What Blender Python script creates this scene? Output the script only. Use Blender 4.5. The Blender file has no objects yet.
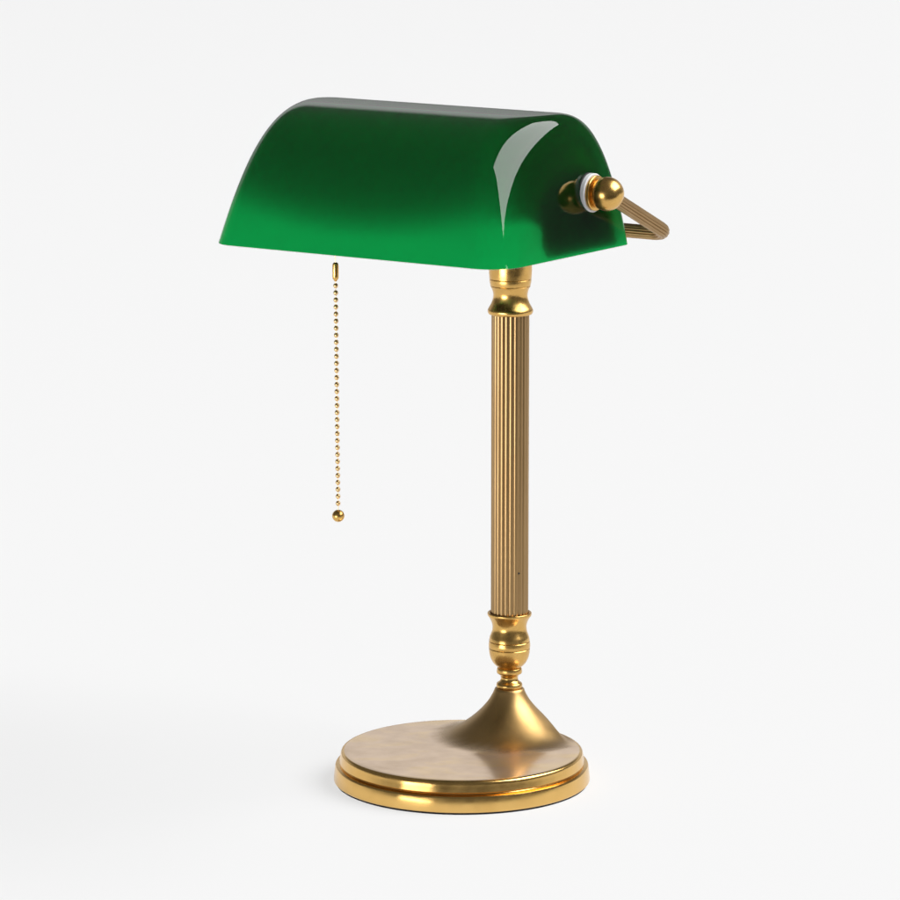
import bpy, bmesh, math
from mathutils import Vector, Matrix

U = 0.0005                      # one drawing unit = half a millimetre
C = bpy.context.scene.collection
PI = math.pi
TH = 0.5951                     # turn of the shade's long axis in plan
ZF = -6.0                       # table height
sc = bpy.context.scene

# ------------------------------------------------------------------ helpers
def link(o, parent=None):
    C.objects.link(o)
    if parent is not None:
        o.parent = parent
    return o

def mesh_obj(name, verts, faces, mats, parent=None, fmat=None, sharp=35, origin=(0, 0, 0)):
    """verts in drawing units, lamp frame; the origin (same frame) becomes the object's location."""
    me = bpy.data.meshes.new(name)
    ox, oy, oz = origin
    me.from_pydata([((x - ox) * U, (y - oy) * U, (z - oz) * U) for x, y, z in verts], [], faces)
    me.update()
    bm = bmesh.new(); bm.from_mesh(me)
    bmesh.ops.remove_doubles(bm, verts=bm.verts, dist=1e-7)
    bmesh.ops.recalc_face_normals(bm, faces=bm.faces)
    bm.to_mesh(me); bm.free()
    if not isinstance(mats, (list, tuple)):
        mats = [mats]
    for m in mats:
        me.materials.append(m)
    if fmat:
        for p in me.polygons:
            p.material_index = fmat(p)
    for p in me.polygons:
        p.use_smooth = True
    me.set_sharp_from_angle(angle=math.radians(sharp))
    o = bpy.data.objects.new(name, me)
    link(o, parent)
    o.location = Vector(origin) * U
    return o

def loft(rings, cap0=True, cap1=True):
    """rings: lists of points of equal length, each closed"""
    v = []; f = []
    n = len(rings[0])
    for r in rings:
        v += [tuple(p) for p in r]
    for i in range(len(rings) - 1):
        for k in range(n):
            a = i * n + k; b = i * n + (k + 1) % n
            f.append((a, b, b + n, a + n))
    if cap0: f.append(tuple(range(n - 1, -1, -1)))
    if cap1: f.append(tuple((len(rings) - 1) * n + k for k in range(n)))
    return v, f

def catmull(pts, sub=6):
    """smooth a list of 2-D points; points given with a third value 1 are kept as corners"""
    out = []
    n = len(pts)
    P = [Vector(p[:2]) for p in pts]
    corner = [len(p) > 2 and p[2] for p in pts]
    for i in range(n - 1):
        p1, p2 = P[i], P[i + 1]
        p0 = P[i - 1] if i > 0 and not corner[i] else p1 - (p2 - p1)
        p3 = P[i + 2] if i + 2 < n and not corner[i + 1] else p2 + (p2 - p1)
        for k in range(sub):
            t = k / sub
            q = 0.5 * ((2 * p1) + (p2 - p0) * t + (2 * p0 - 5 * p1 + 4 * p2 - p3) * t * t + (3 * p1 - p0 - 3 * p2 + p3) * t ** 3)
            out.append((max(q.x, 0.02), q.y))
    out.append((P[-1].x, P[-1].y))
    return out

def lathe(profile, centre=(0, 0), n=128):
    rings = []
    for r, z in profile:
        rings.append([(centre[0] + r * math.cos(2 * PI * k / n), centre[1] + r * math.sin(2 * PI * k / n), z) for k in range(n)])
    return loft(rings)

def sb(s, b, z):
    """along the shade axis s, forward b (towards the front of the lamp), height z"""
    return (s * math.cos(TH) - b * math.sin(TH), -s * math.sin(TH) - b * math.cos(TH), z)

def axis_lathe(profile, b, z, n=64):
    """turned shape about a line parallel to the shade axis; profile of (s, r)"""
    rings = []
    for s, r in profile:
        rings.append([sb(s, b + r * math.cos(2 * PI * k / n), z + r * math.sin(2 * PI * k / n)) for k in range(n)])
    return loft(rings)

def tag(o, **kw):
    for k, v in kw.items():
        o[k] = v
    return o

# ------------------------------------------------------------------ materials
def new_mat(name):
    m = bpy.data.materials.new(name)
    m.use_nodes = True
    nt = m.node_tree
    nt.nodes.clear()
    out = nt.nodes.new('ShaderNodeOutputMaterial')
    return m, nt, out

def N(nt, kind, **kw):
    n = nt.nodes.new(kind)
    for k, v in kw.items():
        if k in n.inputs: n.inputs[k].default_value = v
        else: setattr(n, k, v)
    return n

def brass(name, c1, c2, rough=0.2, var=0.5, scale=60, stretch=(1, 1, 1), bump=0.02, patina_sheen=None):
    m, nt, out = new_mat(name)
    L = nt.links.new
    p = N(nt, 'ShaderNodeBsdfPrincipled'); p.inputs['Metallic'].default_value = 1
    tc = N(nt, 'ShaderNodeTexCoord')
    mp = N(nt, 'ShaderNodeMapping'); mp.inputs['Scale'].default_value = stretch
    L(tc.outputs['Object'], mp.inputs['Vector'])
    nz = N(nt, 'ShaderNodeTexNoise'); nz.inputs['Scale'].default_value = scale; nz.inputs['Detail'].default_value = 5
    nz.inputs['Roughness'].default_value = 0.6
    L(mp.outputs['Vector'], nz.inputs['Vector'])
    cr = N(nt, 'ShaderNodeValToRGB')
    cr.color_ramp.elements[0].position = 0.5 - var / 2; cr.color_ramp.elements[0].color = (*c1, 1)
    cr.color_ramp.elements[1].position = 0.5 + var / 2; cr.color_ramp.elements[1].color = (*c2, 1)
    L(nz.outputs['Fac'], cr.inputs['Fac'])
    col = cr.outputs['Color']
    if patina_sheen:
        n2 = N(nt, 'ShaderNodeTexNoise'); n2.inputs['Scale'].default_value = 22; n2.inputs['Detail'].default_value = 6
        n2.inputs['Roughness'].default_value = 0.62; n2.inputs['Distortion'].default_value = 0.6
        m2 = N(nt, 'ShaderNodeMapping'); m2.inputs['Scale'].default_value = (1, 2.2, 1); m2.inputs['Rotation'].default_value = (0, 0, 0.25)
        L(tc.outputs['Object'], m2.inputs['Vector'])
        L(m2.outputs['Vector'], n2.inputs['Vector'])
        r2 = N(nt, 'ShaderNodeValToRGB'); e = r2.color_ramp.elements
        e[0].position = 0.32; e[0].color = (*patina_sheen[0], 1)
        e[1].position = 0.68; e[1].color = (*patina_sheen[1], 1)
        k = e.new(0.5); k.color = (*patina_sheen[2], 1)
        L(n2.outputs['Fac'], r2.inputs['Fac'])
        # neck and plate are one metal; plate tones mix tarnish with painted backdrop reflection
        sub = N(nt, 'ShaderNodeVectorMath'); sub.operation = 'DISTANCE'
        flat = N(nt, 'ShaderNodeVectorMath'); flat.operation = 'MULTIPLY'; flat.inputs[1].default_value = (1, 1, 0)
        L(tc.outputs['Object'], flat.inputs[0]); L(flat.outputs[0], sub.inputs[0]); sub.inputs[1].default_value = (48.2 * U, 60 * U, 0)
        ad = N(nt, 'ShaderNodeMath'); ad.operation = 'MULTIPLY_ADD'
        L(n2.outputs['Fac'], ad.inputs[0]); ad.inputs[1].default_value = 0.016; L(sub.outputs['Value'], ad.inputs[2])
        ra = N(nt, 'ShaderNodeMapRange'); ra.interpolation_type = 'SMOOTHSTEP'
        ra.inputs['From Min'].default_value = 0.034; ra.inputs['From Max'].default_value = 0.050
        L(ad.outputs[0], ra.inputs['Value'])
        mxc = N(nt, 'ShaderNodeMix'); mxc.data_type = 'RGBA'
        L(ra.outputs['Result'], mxc.inputs[0]); L(cr.outputs['Color'], mxc.inputs[6]); L(r2.outputs['Color'], mxc.inputs[7])
        col = mxc.outputs[2]
    L(col, p.inputs['Base Color'])
    n3 = N(nt, 'ShaderNodeTexNoise'); n3.inputs['Scale'].default_value = scale * 2.3; n3.inputs['Detail'].default_value = 4
    L(mp.outputs['Vector'], n3.inputs['Vector'])
    mr = N(nt, 'ShaderNodeMapRange'); mr.inputs['From Min'].default_value = 0.3; mr.inputs['From Max'].default_value = 0.7
    mr.inputs['To Min'].default_value = rough * 0.8; mr.inputs['To Max'].default_value = rough * 1.25
    L(n3.outputs['Fac'], mr.inputs['Value'])
    ro = mr.outputs['Result']
    if patina_sheen:
        rr = N(nt, 'ShaderNodeMath'); rr.operation = 'MULTIPLY_ADD'
        inv = N(nt, 'ShaderNodeMath'); inv.operation = 'SUBTRACT'; inv.inputs[0].default_value = 1; L(ra.outputs['Result'], inv.inputs[1])
        L(inv.outputs[0], rr.inputs[0]); rr.inputs[1].default_value = 0.22; L(ro, rr.inputs[2])
        ro = rr.outputs[0]
        me_ = N(nt, 'ShaderNodeMath'); me_.operation = 'MULTIPLY_ADD'   # partly matt tarnish, to keep the plate pale where reflections fall short
        L(ra.outputs['Result'], me_.inputs[0]); me_.inputs[1].default_value = -0.24; me_.inputs[2].default_value = 1.0
        L(me_.outputs[0], p.inputs['Metallic'])
    L(ro, p.inputs['Roughness'])
    b = N(nt, 'ShaderNodeBump'); b.inputs['Strength'].default_value = bump; b.inputs['Distance'].default_value = 0.001
    L(n3.outputs['Fac'], b.inputs['Height']); L(b.outputs['Normal'], p.inputs['Normal'])
    L(p.outputs['BSDF'], out.inputs['Surface'])
    return m

M_collar = brass('polished_brass', (0.60, 0.35, 0.10), (0.75, 0.47, 0.15), rough=0.27, scale=90)
M_rim = brass('rim_brass', (0.74, 0.45, 0.135), (0.82, 0.52, 0.175), rough=0.19, scale=50, bump=0.015)
M_column = brass('antique_brass', (0.33, 0.205, 0.088), (0.43, 0.28, 0.13), rough=0.37, scale=40, stretch=(1, 1, 0.12), bump=0.006)
M_disc = brass('tarnish_sheen_brass', (0.45, 0.28, 0.105), (0.57, 0.37, 0.15), rough=0.17, scale=40, bump=0.01,
               patina_sheen=((0.80, 0.58, 0.38), (0.96, 0.69, 0.37), (0.88, 0.65, 0.45)))  # tarnish tones, lightened to stand in for the reflected backdrop
M_chain = brass('chain_brass', (0.70, 0.47, 0.22), (0.85, 0.60, 0.30), rough=0.36, scale=300)

def plain(name, col, rough=0.5, spec=0.5):
    m, nt, out = new_mat(name)
    p = N(nt, 'ShaderNodeBsdfPrincipled')
    nz = N(nt, 'ShaderNodeTexNoise'); nz.inputs['Scale'].default_value = 400
    cr = N(nt, 'ShaderNodeValToRGB')
    cr.color_ramp.elements[0].color = (*[c * 0.92 for c in col], 1); cr.color_ramp.elements[1].color = (*[min(1, c * 1.05) for c in col], 1)
    nt.links.new(nz.outputs['Fac'], cr.inputs['Fac']); nt.links.new(cr.outputs['Color'], p.inputs['Base Color'])
    p.inputs['Roughness'].default_value = rough
    p.inputs['Specular IOR Level'].default_value = spec
    nt.links.new(p.outputs['BSDF'], out.inputs['Surface'])
    return m
M_white = plain('white_nylon', (0.85, 0.85, 0.87), 0.45)
M_black = plain('black_rubber', (0.012, 0.012, 0.012), 0.6)
M_felt = plain('dark_felt', (0.03, 0.03, 0.035), 0.95, 0.1)
M_dark = plain('blocker_black', (0.01, 0.01, 0.01), 0.7)  # for the added light-blocking shell inside the shade

def green_glass():
    m, nt, out = new_mat('green_glass')
    L = nt.links.new
    tr = N(nt, 'ShaderNodeBsdfTranslucent'); tr.inputs['Color'].default_value = (0.0, 0.72, 0.145, 1)
    df = N(nt, 'ShaderNodeBsdfDiffuse'); df.inputs['Color'].default_value = (0.003, 0.026, 0.008, 1)
    mx = N(nt, 'ShaderNodeMixShader'); mx.inputs[0].default_value = 0.15
    L(tr.outputs[0], mx.inputs[1]); L(df.outputs[0], mx.inputs[2])
    gl = N(nt, 'ShaderNodeBsdfGlossy'); gl.inputs['Roughness'].default_value = 0.02
    tc = N(nt, 'ShaderNodeTexCoord'); nz = N(nt, 'ShaderNodeTexNoise')
    nz.inputs['Scale'].default_value = 26; nz.inputs['Detail'].default_value = 1.5
    bp = N(nt, 'ShaderNodeBump'); bp.inputs['Strength'].default_value = 0.10; bp.inputs['Distance'].default_value = 0.002
    L(tc.outputs['Object'], nz.inputs['Vector']); L(nz.outputs['Fac'], bp.inputs['Height']); L(bp.outputs['Normal'], gl.inputs['Normal'])
    fr = N(nt, 'ShaderNodeFresnel'); fr.inputs['IOR'].default_value = 1.5
    m2 = N(nt, 'ShaderNodeMixShader')
    L(fr.outputs[0], m2.inputs[0]); L(mx.outputs[0], m2.inputs[1]); L(gl.outputs[0], m2.inputs[2])
    L(m2.outputs[0], out.inputs['Surface'])
    return m
def inner_glass():
    m, nt, out = new_mat('inner_glass')
    L = nt.links.new
    tp = N(nt, 'ShaderNodeBsdfTransparent')
    df = N(nt, 'ShaderNodeBsdfDiffuse'); df.inputs['Color'].default_value = (0.7, 0.8, 0.72, 1)
    mx = N(nt, 'ShaderNodeMixShader'); mx.inputs[0].default_value = 0.12
    L(tp.outputs[0], mx.inputs[1]); L(df.outputs[0], mx.inputs[2])
    L(mx.outputs[0], out.inputs['Surface'])
    return m
M_green = green_glass(); M_inner = inner_glass()

def table_mat():
    m, nt, out = new_mat('translucent_white')  # lets the added lamp below brighten the ground
    L = nt.links.new
    tr = N(nt, 'ShaderNodeBsdfTranslucent'); tr.inputs['Color'].default_value = (0.9, 0.9, 0.9, 1)
    df = N(nt, 'ShaderNodeBsdfDiffuse'); df.inputs['Color'].default_value = (0.9, 0.9, 0.9, 1)
    mx = N(nt, 'ShaderNodeMixShader'); mx.inputs[0].default_value = 0.28
    L(tr.outputs[0], mx.inputs[1]); L(df.outputs[0], mx.inputs[2])
    L(mx.outputs[0], out.inputs['Surface'])
    return m
M_table = table_mat()

# ------------------------------------------------------------------ the table top (made translucent for the added lamp below)
TX, TY0, TY1 = 60000, -1100, 90000      # units
tb = mesh_obj('tabletop', [(-TX, TY0, ZF), (TX, TY0, ZF), (TX, TY1, ZF), (-TX, TY1, ZF)], [(0, 1, 2, 3)], M_table)
tb['kind'] = 'structure'

# ------------------------------------------------------------------ the lamp
lamp = bpy.data.objects.new('desk_lamp', None)
C.objects.link(lamp)
lamp.location = (0, 0, 0)
tag(lamp, label='brass bankers desk lamp with green glass shade, fluted column and pull chain on white table', category='lamp')

# ---- base: stepped round plate with a swept neck that stands off centre
BX, BY = -48.2, -60.0
BT = 32.0 + ZF                  # height of the flat plate
RT = 117.6                      # radius of the flat plate
flare_pts = [(12.0, 75), (14.6, 74.0), (15.8, 71), (18.2, 66.2), (21, 61.6), (24.5, 57), (28.5, 52.4), (33.5, 47.4), (39.5, 42.2), (46, 37.2), (53, 32.6), (60, 29.2), (68, 27.0), (78, 26.0)]
fl = catmull(flare_pts, 4)
def flare(r):
    if r >= 78: return 0.0
    for (r0, z0), (r1, z1) in zip(fl, fl[1:]):
        if r0 <= r <= r1 and r1 > r0:
            return z0 + (z1 - z0) * (r - r0) / (r1 - r0) - 26.0
    return 75.0 - 26.0
def sstep(x):
    x = max(0, min(1, x)); return x * x * (3 - 2 * x)
NB = 256
rim_prof = [(117.6, 32.0), (118.7, 31.85), (119.7, 31.4), (120.5, 30.6), (120.9, 29.5), (121.1, 28.0), (121.6, 25.0), (122.15, 21.8), (122.3, 20.9), (121.8, 20.3),
            (120.9, 19.9), (120.5, 19.3), (120.8, 18.7), (124.2, 18.3), (126.0, 17.9), (126.3, 17.2), (126.6, 16.2), (127.25, 10), (127.9, 4.2), (127.9, 2.9), (127.2, 2.2), (120, 2.2)]
rings = []
def ray(phi):
    dx, dy = math.cos(phi), math.sin(phi)
    fx, fy = -BX, -BY           # column foot relative to base centre
    b = fx * dx + fy * dy
    return -b + math.sqrt(b * b - (fx * fx + fy * fy - RT * RT))
R0 = 12.0
rs = sorted(set([r for r, z in fl if r < 46]))
K = len(rs)
M = 26
cols = []
for k in range(NB):
    ph = 2 * PI * k / NB
    Lr = ray(ph)
    col = []
    r_in = [R0 + (min(46, Lr * 0.8) - R0) * (i / 40) for i in range(41)]
    r_out = [r_in[-1] + (Lr - r_in[-1]) * (i / M) for i in range(1, M + 1)]
    for r in r_in + r_out:
        fade = sstep((Lr - r) / 17.0)
        z = BT + flare(r) * fade
        col.append((r * math.cos(ph), r * math.sin(ph), z))
    px, py, _ = col[-1]
    ang = math.atan2(py - BY, px - BX)
    for r, z in rim_prof[1:]:
        col.append((BX + r * math.cos(ang), BY + r * math.sin(ang), z + ZF))
    cols.append(col)
rings = [[cols[k][i] for k in range(NB)] for i in range(len(cols[0]))]
v, f = loft(rings)
def base_mat(p):
    # 0 rim, 1 top
    c = p.center / U + Vector((BX, BY, ZF))
    r = math.hypot(c.x, c.y)
    if math.hypot(c.x - BX, c.y - BY) > 117.7: return 0
    return 1
base = mesh_obj('base', v, f, [M_rim, M_disc], lamp, fmat=base_mat, sharp=40, origin=(BX, BY, ZF))
v, f = lathe([(0.02, 0), (125.8, 0), (126.1, 0.4), (126.1, 2.25), (0.02, 2.25)], (BX, BY))
v = [(x, y, z + ZF) for x, y, z in v]
pad = mesh_obj('felt_pad', v, f, M_felt, base, origin=(BX, BY, ZF)); pad.location = (0, 0, 0)

def child(name, vf, mat, parent, porigin=(0, 0, 0), **kw):
    """a part whose parent's origin is porigin; kept with its own origin at that same place"""
    o = mesh_obj(name, vf[0], vf[1], mat, parent, origin=porigin, **kw)
    o.location = (0, 0, 0)
    return o

# ---- column: fluted tube with turned collars
NF = 22; PER = 14
def fluted_ring(R, d, n, per, power=0.55, ph0=0.0):
    out = []
    for k in range(n * per):
        a = 2 * PI * k / (n * per)
        w = abs(math.sin(n * a / 2 + 1e-9)) ** power
        out.append((R - d * (1 - w), a + ph0))
    return out
fr_ = fluted_ring(18.9, 1.05, NF, PER, power=0.7, ph0=0.07)
rings = [[(r * math.cos(a), r * math.sin(a), z) for r, a in fr_] for z in (149.6, 200, 250, 300, 350, 400, 450, 460)]
column = child('column', loft(rings), M_column, lamp, sharp=60)
low = [(9.0, 70), (12.0, 73.6, 1), (12.9, 74.6), (13.2, 77), (12.6, 79.6), (11.0, 81.2, 1), (9.4, 83.5), (8.6, 87), (9.3, 90.6), (11.2, 93.4, 1),
       (12.5, 94.2), (12.8, 96.8), (12.3, 100.4), (10.9, 101.6, 1), (13.6, 103.4), (16.7, 107.0), (19.0, 111.6), (20.3, 117), (20.7, 121.6, 1), (20.2, 122.3, 1), (20.8, 122.9, 1),
       (21.0, 126), (20.6, 129.8, 1), (20.1, 130.4, 1), (20.5, 131.0, 1), (19.9, 134.6), (18.4, 139), (17.3, 143), (17.2, 147), (18.2, 150.8), (20.2, 154.4), (21.8, 156.6), (22.3, 158.0),
       (22.1, 159.3), (21.2, 159.8), (19.8, 159.4, 1), (18.0, 157.0)]
def remap(z):
    k = [(60, 62), (73.6, 74.8), (81.2, 80.6), (87, 84.8), (93.4, 89.4), (100.4, 95), (101.6, 96), (122.3, 116), (130.4, 123.2), (147, 139.3), (159.8, 153), (170, 163)]
    for (a, b), (c, d) in zip(k, k[1:]):
        if a <= z <= c: return b + (d - b) * (z - a) / (c - a)
    return z
low = [(p[0], remap(p[1])) + tuple(p[2:]) for p in low]
lowc = child('lower_collar', lathe(catmull(low, 5)), M_collar, column)
DZ = 1.5
up = [(18.0, 458.0), (19.6, 456.4, 1), (21.4, 456.8), (22.4, 458.4), (22.6, 460.4), (21.9, 462.4), (20.2, 465.4), (18.3, 469.6), (17.2, 474), (17.3, 478), (18.6, 482.2), (19.9, 484.6, 1), (19.5, 485.0, 1), (20.0, 485.6, 1),
      (20.6, 488.6), (20.85, 491.4, 1), (20.4, 491.9, 1), (20.9, 492.5, 1), (21.3, 498), (21.4, 506), (20.9, 516), (19.0, 526), (15.5, 533), (11.0, 537), (9.5, 540), (9.5, 544)]
upc = child('upper_collar', lathe(catmull(up, 5)), M_collar, column)
# small set screw low on the tube
a0 = -PI / 2 + math.asin(9.2 / 18.7)
sv, sf = [], []
rg = []
for r, dpt in ((0.02, 0.25), (0.7, 0.25), (0.95, 0.1), (0.95, -1.2)):
    rr = []
    for k in range(16):
        t = 2 * PI * k / 16
        rad = 18.75 + dpt; aa = a0 + r * math.cos(t) / 18.7
        rr.append((rad * math.cos(aa), rad * math.sin(aa), 196.2 + r * math.sin(t)))
    rg.append(rr)
child('set_screw', loft(rg), M_black, column)

# ---- support arm: one fluted tube bent into a yoke behind the shade
SB, BB, ZB = 180.9, 111.0, 600.5
ZY = 550.0
def bend(P, Q, R_, rad, n=14):
    P, Q, R_ = Vector(P), Vector(Q), Vector(R_)
    d1 = (P - Q).normalized(); d2 = (R_ - Q).normalized()
    ang = d1.angle(d2); t = rad / math.tan(ang / 2)
    A = Q + d1 * t; B = Q + d2 * t
    cen = Q + (d1 + d2).normalized() * (rad / math.sin(ang / 2))
    a, b = A - cen, B - cen
    w = a.angle(b)
    return [cen + (a * math.sin((1 - i / n) * w) + b * math.sin(i / n * w)) / math.sin(w) for i in range(n + 1)]
P0 = sb(SB, BB - 4, ZB - 2); P1 = sb(SB, -2, ZY); P2 = sb(-SB, -2, ZY); P3 = sb(-SB, BB - 4, ZB - 2)
mid = Vector(sb(0, -2, ZY))
path = [Vector(P0)] + [Vector(P0).lerp(Vector(P1), 0.4)] + bend(P0, P1, P2, 17) + [mid] + bend(P1, P2, P3, 17) + [Vector(P3).lerp(Vector(P2), 0.4), Vector(P3)]
def sweep(path, ring):
    rings = []
    t0 = (path[1] - path[0]).normalized()
    up = Vector((0, 0, 1)); up = (up - t0 * up.dot(t0)).normalized()
    prev = t0
    for i, p in enumerate(path):
        t = (path[min(i + 1, len(path) - 1)] - path[max(i - 1, 0)]).normalized()
        q = prev.rotation_difference(t); up = q @ up; up = (up - t * up.dot(t)).normalized(); prev = t
        sd = t.cross(up)
        rings.append([tuple(p + up * (r * math.cos(a)) + sd * (r * math.sin(a))) for r, a in ring])
    return loft(rings)
arm = child('support_arm', sweep(path, fluted_ring(7.0, 1.0, 14, 10, ph0=0.1)), M_column, lamp, sharp=70)
# hub where the yoke meets the column
hub = [(11.0 * math.sin(PI * i / 24) + 0.02, 550 - 11.0 * math.cos(PI * i / 24)) for i in range(25)]
child('hub', lathe(hub, (sb(0, -2, 0)[0], sb(0, -2, 0)[1]), 64), M_collar, arm)

# ---- lamp shade
H, BR, PF, PB, ST, PS, RC, S0, B0, B1, ZB0, EZ = 130.0, 148.0, 0.57, 0.502, 129.8, 0.453, 30.0, 158.4, 50.6, 274.8, 545.5, 1.133
def contour(S, b0, b1, Rs, Rl, Rb, z, n=14):
    """plan outline: the front corners are long ellipses that run into the bulged ends, the back ones are tight"""
    w_ = max(b1 - b0, 1e-3)
    lim = lambda a, b: (a ** -4 + b ** -4) ** -0.25       # a soft minimum, so that nothing kinks on the way up
    Rl = lim(Rl, 0.72 * w_); Rs = lim(Rs, 0.5 * w_); Rb = lim(Rb, 0.24 * w_)
    out = []
    corners = ((S - Rs, b1 - Rl, 0, Rs, Rl), (-S + Rs, b1 - Rl, 1, Rs, Rl), (-S + Rb, b0 + Rb, 2, Rb, Rb), (S - Rb, b0 + Rb, 3, Rb, Rb))
    for ci, (cs, cb, a0, R1, R2) in enumerate(corners):
        for k in range(n + 1):
            a = (a0 + k / n) * PI / 2
            out.append((cs + R1 * math.cos(a), cb + R2 * math.sin(a)))
        nc = corners[(ci + 1) % 4]
        a = (a0 + 1) * PI / 2
        p = out[-1]; q = (nc[0] + nc[3] * math.cos(a), nc[1] + nc[4] * math.sin(a))
        for k in range(1, 10):
            out.append((p[0] + (q[0] - p[0]) * k / 10, p[1] + (q[1] - p[1]) * k / 10))
    return [sb(s, b, z) for s, b in out]
def shade_ring(u, t, ts=None):
    c = max(math.cos(u), 1e-4)
    z = ZB0 + (H - t) * math.sin(u) ** EZ
    S = ST + (S0 - ST) * c ** PS + 12.0 * (1 - math.sin(u) ** EZ) ** 1.4 - (t if ts is None else ts)
    b0 = BR - (BR - B0) * c ** PB + t * c ** 0.3
    b1 = BR + (B1 - 8 - BR) * c ** PF + 8 * (1 - math.sin(u) ** EZ) ** 1.4 - t * c ** 0.3
    if b1 - b0 < 0.02: b0 = BR - 0.01; b1 = BR + 0.01
    return contour(S, b0, b1, RC + 8.0 * math.sin(u) - t * 0.6, 36.0 + 70.0 * math.sin(u) - t * 0.6, max(2.0, 8.0 + 14.0 * math.sin(u) - t * 0.3), z)
us = [PI / 2 * (1 - (1 - i / 72) ** 1.35) for i in range(73)]
T = 6.0
outer = [shade_ring(u, 0) for u in us]
inner = [shade_ring(u, T) for u in us]
lift = lambda ring, d: [(x, y, z - d) for x, y, z in ring]
lip = [lift(shade_ring(0, T * 0.85), 0.9), lift(shade_ring(0, T * 0.5), 1.4), lift(shade_ring(0, T * 0.15), 0.9)]
rings = inner[::-1] + lip + outer
n_in = len(inner)
v, f = loft(rings)
n = len(rings[0])
shade = child('lamp_shade', (v, f), [M_green, M_inner], lamp, sharp=27)
# inner faces: those that look towards the middle of the shade
cx = Vector(sb(0, 150, 590)) * U
me = shade.data
for p in me.polygons:
    d = p.center - cx
    loc_s = d.x * math.cos(TH) - d.y * math.sin(TH)
    q = Vector((d.x, d.y, d.z))
    if p.normal.dot(q) < 0 or (p.normal.z < -0.3 and p.center.z < (ZB0 + 3) * U):
        p.material_index = 1

# unseen shell added to block light in the glass; arched edge shapes the glow
LT = 23.5
def blocker_rings(t):
    us_l = [PI / 2 * (1 - (1 - i / 40) ** 1.25) for i in range(41)]
    rings_ = [shade_ring(u, t, t - 20.0) for u in us_l]
    nn = len(rings_[0])
    out = [[None] * nn for _ in us_l]
    for k in range(nn):
        x, y, z = rings_[0][k]
        s_ = x * math.cos(TH) - y * math.sin(TH); b_ = -x * math.sin(TH) - y * math.cos(TH)
        front = sstep((b_ - 196) / 50.0)
        zc = ZB0 + 1 + front * (EDGE0 + EDGE1 * (s_ / 150.0) ** 2 - 1)
        # walk down this meridian and stop at the edge height
        path = [Vector(r[k]) for r in rings_]
        zs = [p.z for p in path]
        for j in range(len(us_l)):
            zt = zc + (zs[-1] - zc) * ((zs[j] - zs[0]) / (zs[-1] - zs[0]))
            m = 0
            while m < len(zs) - 2 and zs[m + 1] < zt: m += 1
            f_ = 0 if zs[m + 1] == zs[m] else max(0, min(1, (zt - zs[m]) / (zs[m + 1] - zs[m])))
            out[j][k] = tuple(path[m].lerp(path[m + 1], f_))
    return out
EDGE0, EDGE1 = 15.0, 18.0
lo = blocker_rings(LT); li = blocker_rings(LT + 2.0)
v, f = loft(li[::-1] + lo)
child('light_blocker', (v, f), M_dark, shade, sharp=60)

# ---- pivot knobs at both ends
SG = 160.2
for sgn in (1, -1):
    ball = [(sgn * (172.5 + 0.2), 9.2)]
    R = 16.2
    prof = []
    for i in range(33):
        t = PI * i / 32
        prof.append((SB - R * math.cos(t), max(0.02, R * math.sin(t))))
    i0 = next(i for i, (s, r) in enumerate(prof) if r > 9.5 and s < SB)
    prof = [(168.0, 0.02), (168.0, 11.5), (168.3, 12.0)] + catmull([(168.6, 12.0), (168.2, 10.8), (167.8, 10.4)], 2)[:0] + prof[i0:]
    k = child('pivot_knob', axis_lathe([(sgn * s, r) for s, r in prof], BB, ZB), M_collar, lamp)
    child('collar_washer', axis_lathe([(sgn * s, r) for s, r in [(166.8, 0.02), (166.8, 15.9), (167.2, 16.6), (169.4, 16.8), (170.1, 16.2), (170.3, 14.6), (170.3, 0.02)]], BB, ZB), M_collar, k)
    child('white_washer', axis_lathe([(sgn * s, r) for s, r in [(161.9, 0.02), (161.9, 17.8), (162.3, 18.4), (166.2, 18.4), (166.7, 17.8), (166.7, 0.02)]], BB, ZB), M_white, k)
    child('gasket', axis_lathe([(sgn * s, r) for s, r in [(152.0, 0.02), (152.0, 18.8), (161.2, 18.8), (161.8, 18.2), (161.8, 0.02)]], BB, ZB), M_black, k)

# ---- pull chain
def project(P):
    f_, pitch = 4037.56, 0.186786
    D = f_ * U
    c, s = math.cos(pitch), math.sin(pitch)
    cam = Vector((-60 * U, 0, 319.0 * U)) + D * Vector((0, -c, s))
    return f_, c, s, cam, D
CH_S, CH_B = -105.5, 150.0
top = Vector(sb(CH_S, CH_B, 0))
def chain_pt(z):
    # hangs very slightly out of plumb
    return Vector((top.x + (470 - z) * 0.006, top.y, z))
Z_TOP, Z_BALL = 517.5, 265.2
def lathe_at(profile, x, y, n=24):
    return lathe(profile, (x, y), n)
def tube_line(a, b, r, n=8):
    return loft([[(p.x + r * math.cos(2 * PI * k / n), p.y + r * math.sin(2 * PI * k / n), p.z) for k in range(n)] for p in (a, b)])
chain = child('pull_chain', tube_line(chain_pt(Z_BALL), chain_pt(610), 0.32), M_chain, lamp)
p = chain_pt(Z_TOP - 9)
cap = [(0.02, Z_TOP - 19.0), (1.3, Z_TOP - 18.4), (2.2, Z_TOP - 17.0), (3.0, Z_TOP - 15.6), (3.1, Z_TOP - 14), (3.1, Z_TOP - 3), (2.7, Z_TOP - 1.2), (1.6, Z_TOP - 0.2), (0.02, Z_TOP)]
child('connector', lathe_at(cap, p.x, p.y), M_collar, chain)
NBEAD = 32
zb0 = Z_TOP - 23.0; zb1 = Z_BALL + 12.6
bead0 = None
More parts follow.
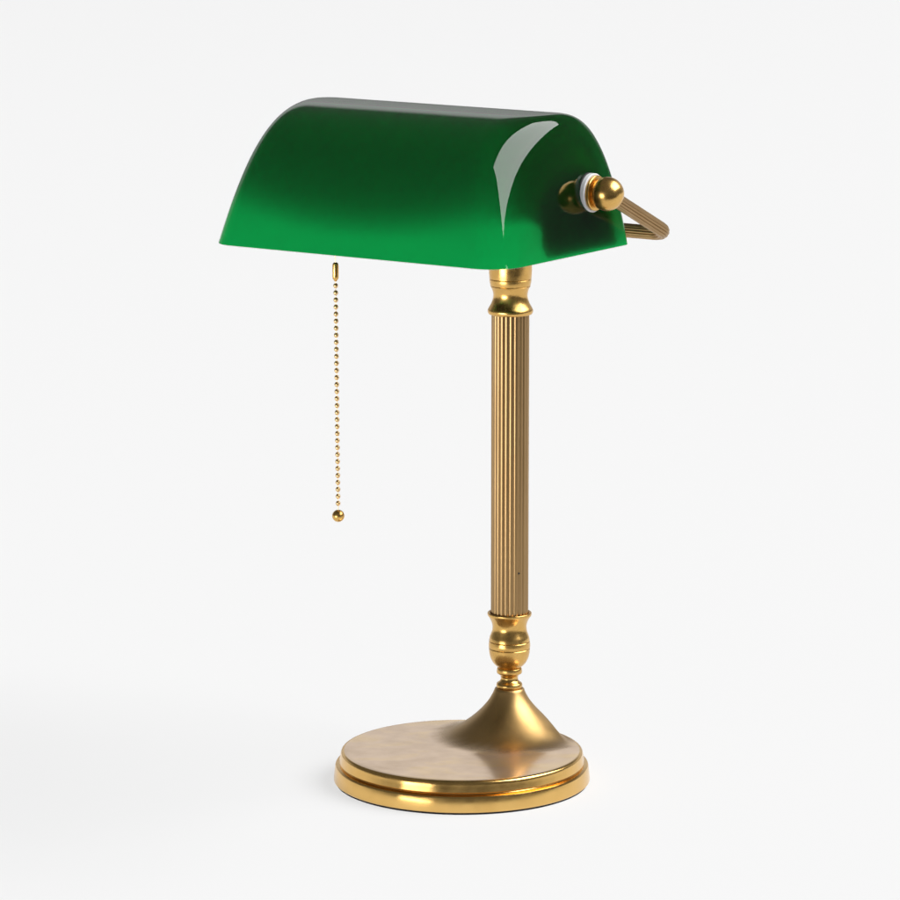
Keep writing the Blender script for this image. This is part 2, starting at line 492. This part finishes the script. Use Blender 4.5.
for i in range(NBEAD):
    z = zb0 + (zb1 - zb0) * i / (NBEAD - 1)
    p = chain_pt(z)
    if bead0 is None:
        prof = [(max(0.02, 2.35 * math.sin(PI * j / 10)), -2.6 * math.cos(PI * j / 10)) for j in range(11)]
        bead0 = child('bead', lathe_at(prof, 0, 0, 14), M_chain, chain)
        o = bead0
    else:
        o = bead0.copy(); C.objects.link(o); o.parent = chain
    o.location = p * U
p = chain_pt(Z_BALL)
prof = [(max(0.02, 6.1 * math.sin(PI * j / 24)), Z_BALL - 6.1 * math.cos(PI * j / 24)) for j in range(25)]
child('chain_ball', lathe_at(prof, p.x, p.y, 40), M_collar, chain)

# ------------------------------------------------------------------ camera
f_px, c_, s_, cam_loc, D = project(None)
cam = bpy.data.cameras.new('camera')
co = bpy.data.objects.new('camera', cam); C.objects.link(co)
cam.sensor_width = 36; cam.lens = f_px / 900 * 36
cam.clip_start = 0.1; cam.clip_end = 500
co.location = cam_loc
co.rotation_euler = (PI / 2 - 0.186786, 0, 0)
sc.camera = co

# ------------------------------------------------------------------ light
w = bpy.data.worlds.new('World'); sc.world = w; w.use_nodes = True
nt = w.node_tree; nt.nodes.clear()
L = nt.links.new
out = nt.nodes.new('ShaderNodeOutputWorld'); bg = nt.nodes.new('ShaderNodeBackground')
tc = nt.nodes.new('ShaderNodeTexCoord'); sx = nt.nodes.new('ShaderNodeSeparateXYZ')
L(tc.outputs['Generated'], sx.inputs[0])
def mrange(sock, a, b, c, d):
    n = nt.nodes.new('ShaderNodeMapRange'); n.interpolation_type = 'SMOOTHSTEP'
    n.inputs['From Min'].default_value = a; n.inputs['From Max'].default_value = b
    n.inputs['To Min'].default_value = c; n.inputs['To Max'].default_value = d
    L(sock, n.inputs['Value']); return n.outputs['Result']
def math_(op, a, b):
    n = nt.nodes.new('ShaderNodeMath'); n.operation = op
    for i, x in enumerate((a, b)):
        if isinstance(x, float): n.inputs[i].default_value = x
        else: L(x, n.inputs[i])
    return n.outputs[0]
back = math_('MULTIPLY', mrange(sx.outputs['Y'], 0.40, 0.85, 0.0, 0.62), mrange(sx.outputs['Z'], 0.26, 0.42, 1.0, 0.0))
back = math_('MULTIPLY', back, mrange(sx.outputs['Z'], 0.0, 0.25, 0.35, 1.0))
val = math_('ADD', back, 0.12)
val = math_('MULTIPLY', val, mrange(sx.outputs['Z'], -0.2, -0.02, 0.5, 1.0))
L(val, bg.inputs['Strength'])
bg.inputs['Color'].default_value = (1, 1, 1, 1)
L(bg.outputs[0], out.inputs['Surface'])

def aim(o, target):
    d = Vector(target) - o.location
    o.rotation_euler = d.to_track_quat('-Z', 'Y').to_euler()

# soft box at the front left
def softbox(name, az, el, dist, sx_, sy_, radiance, roll=0, col=(1, 1, 1)):
    ld = bpy.data.lights.new(name, 'AREA'); ld.shape = 'RECTANGLE'
    ld.size = sx_; ld.size_y = sy_
    ld.energy = radiance * PI * sx_ * sy_
    ld.color = col
    o = bpy.data.objects.new(name, ld); C.objects.link(o)
    a = math.radians(az); e = math.radians(el)
    o.location = Vector((math.sin(a) * math.cos(e), -math.cos(a) * math.cos(e), math.sin(e))) * dist + Vector((0, 0, 0.2))
    aim(o, (0, 0, 0.2))
    o.rotation_euler = (o.rotation_euler.to_matrix() @ Matrix.Rotation(math.radians(roll), 3, 'Z')).to_euler()
    return o
softbox('softbox', 86, 45.5, 30.0, 31.0, 18.6, 7.2, 0)
softbox('strip_light', -42, -7.2, 30.0, 15.0, 8.6, 13.0)

# lamp added under the table to whiten it and wash out shadows
sd = bpy.data.lights.new('added_underlight', 'SUN'); sd.energy = 2.88  # shines up through the translucent table; sd.angle = math.radians(50)
so = bpy.data.objects.new('added_underlight', sd); C.objects.link(so)
so.location = (0, 0, -1); so.rotation_euler = (PI, 0, 0)

sc.view_settings.view_transform = 'Standard'
sc.view_settings.look = 'None'
sc.view_settings.exposure = 0
sc.view_settings.gamma = 1
sc.cycles.use_denoising = True
sc.cycles.max_bounces = 12
sc.cycles.diffuse_bounces = 6
sc.cycles.transmission_bounces = 8
sc.cycles.transparent_max_bounces = 12
sc.cycles.sample_clamp_indirect = 10
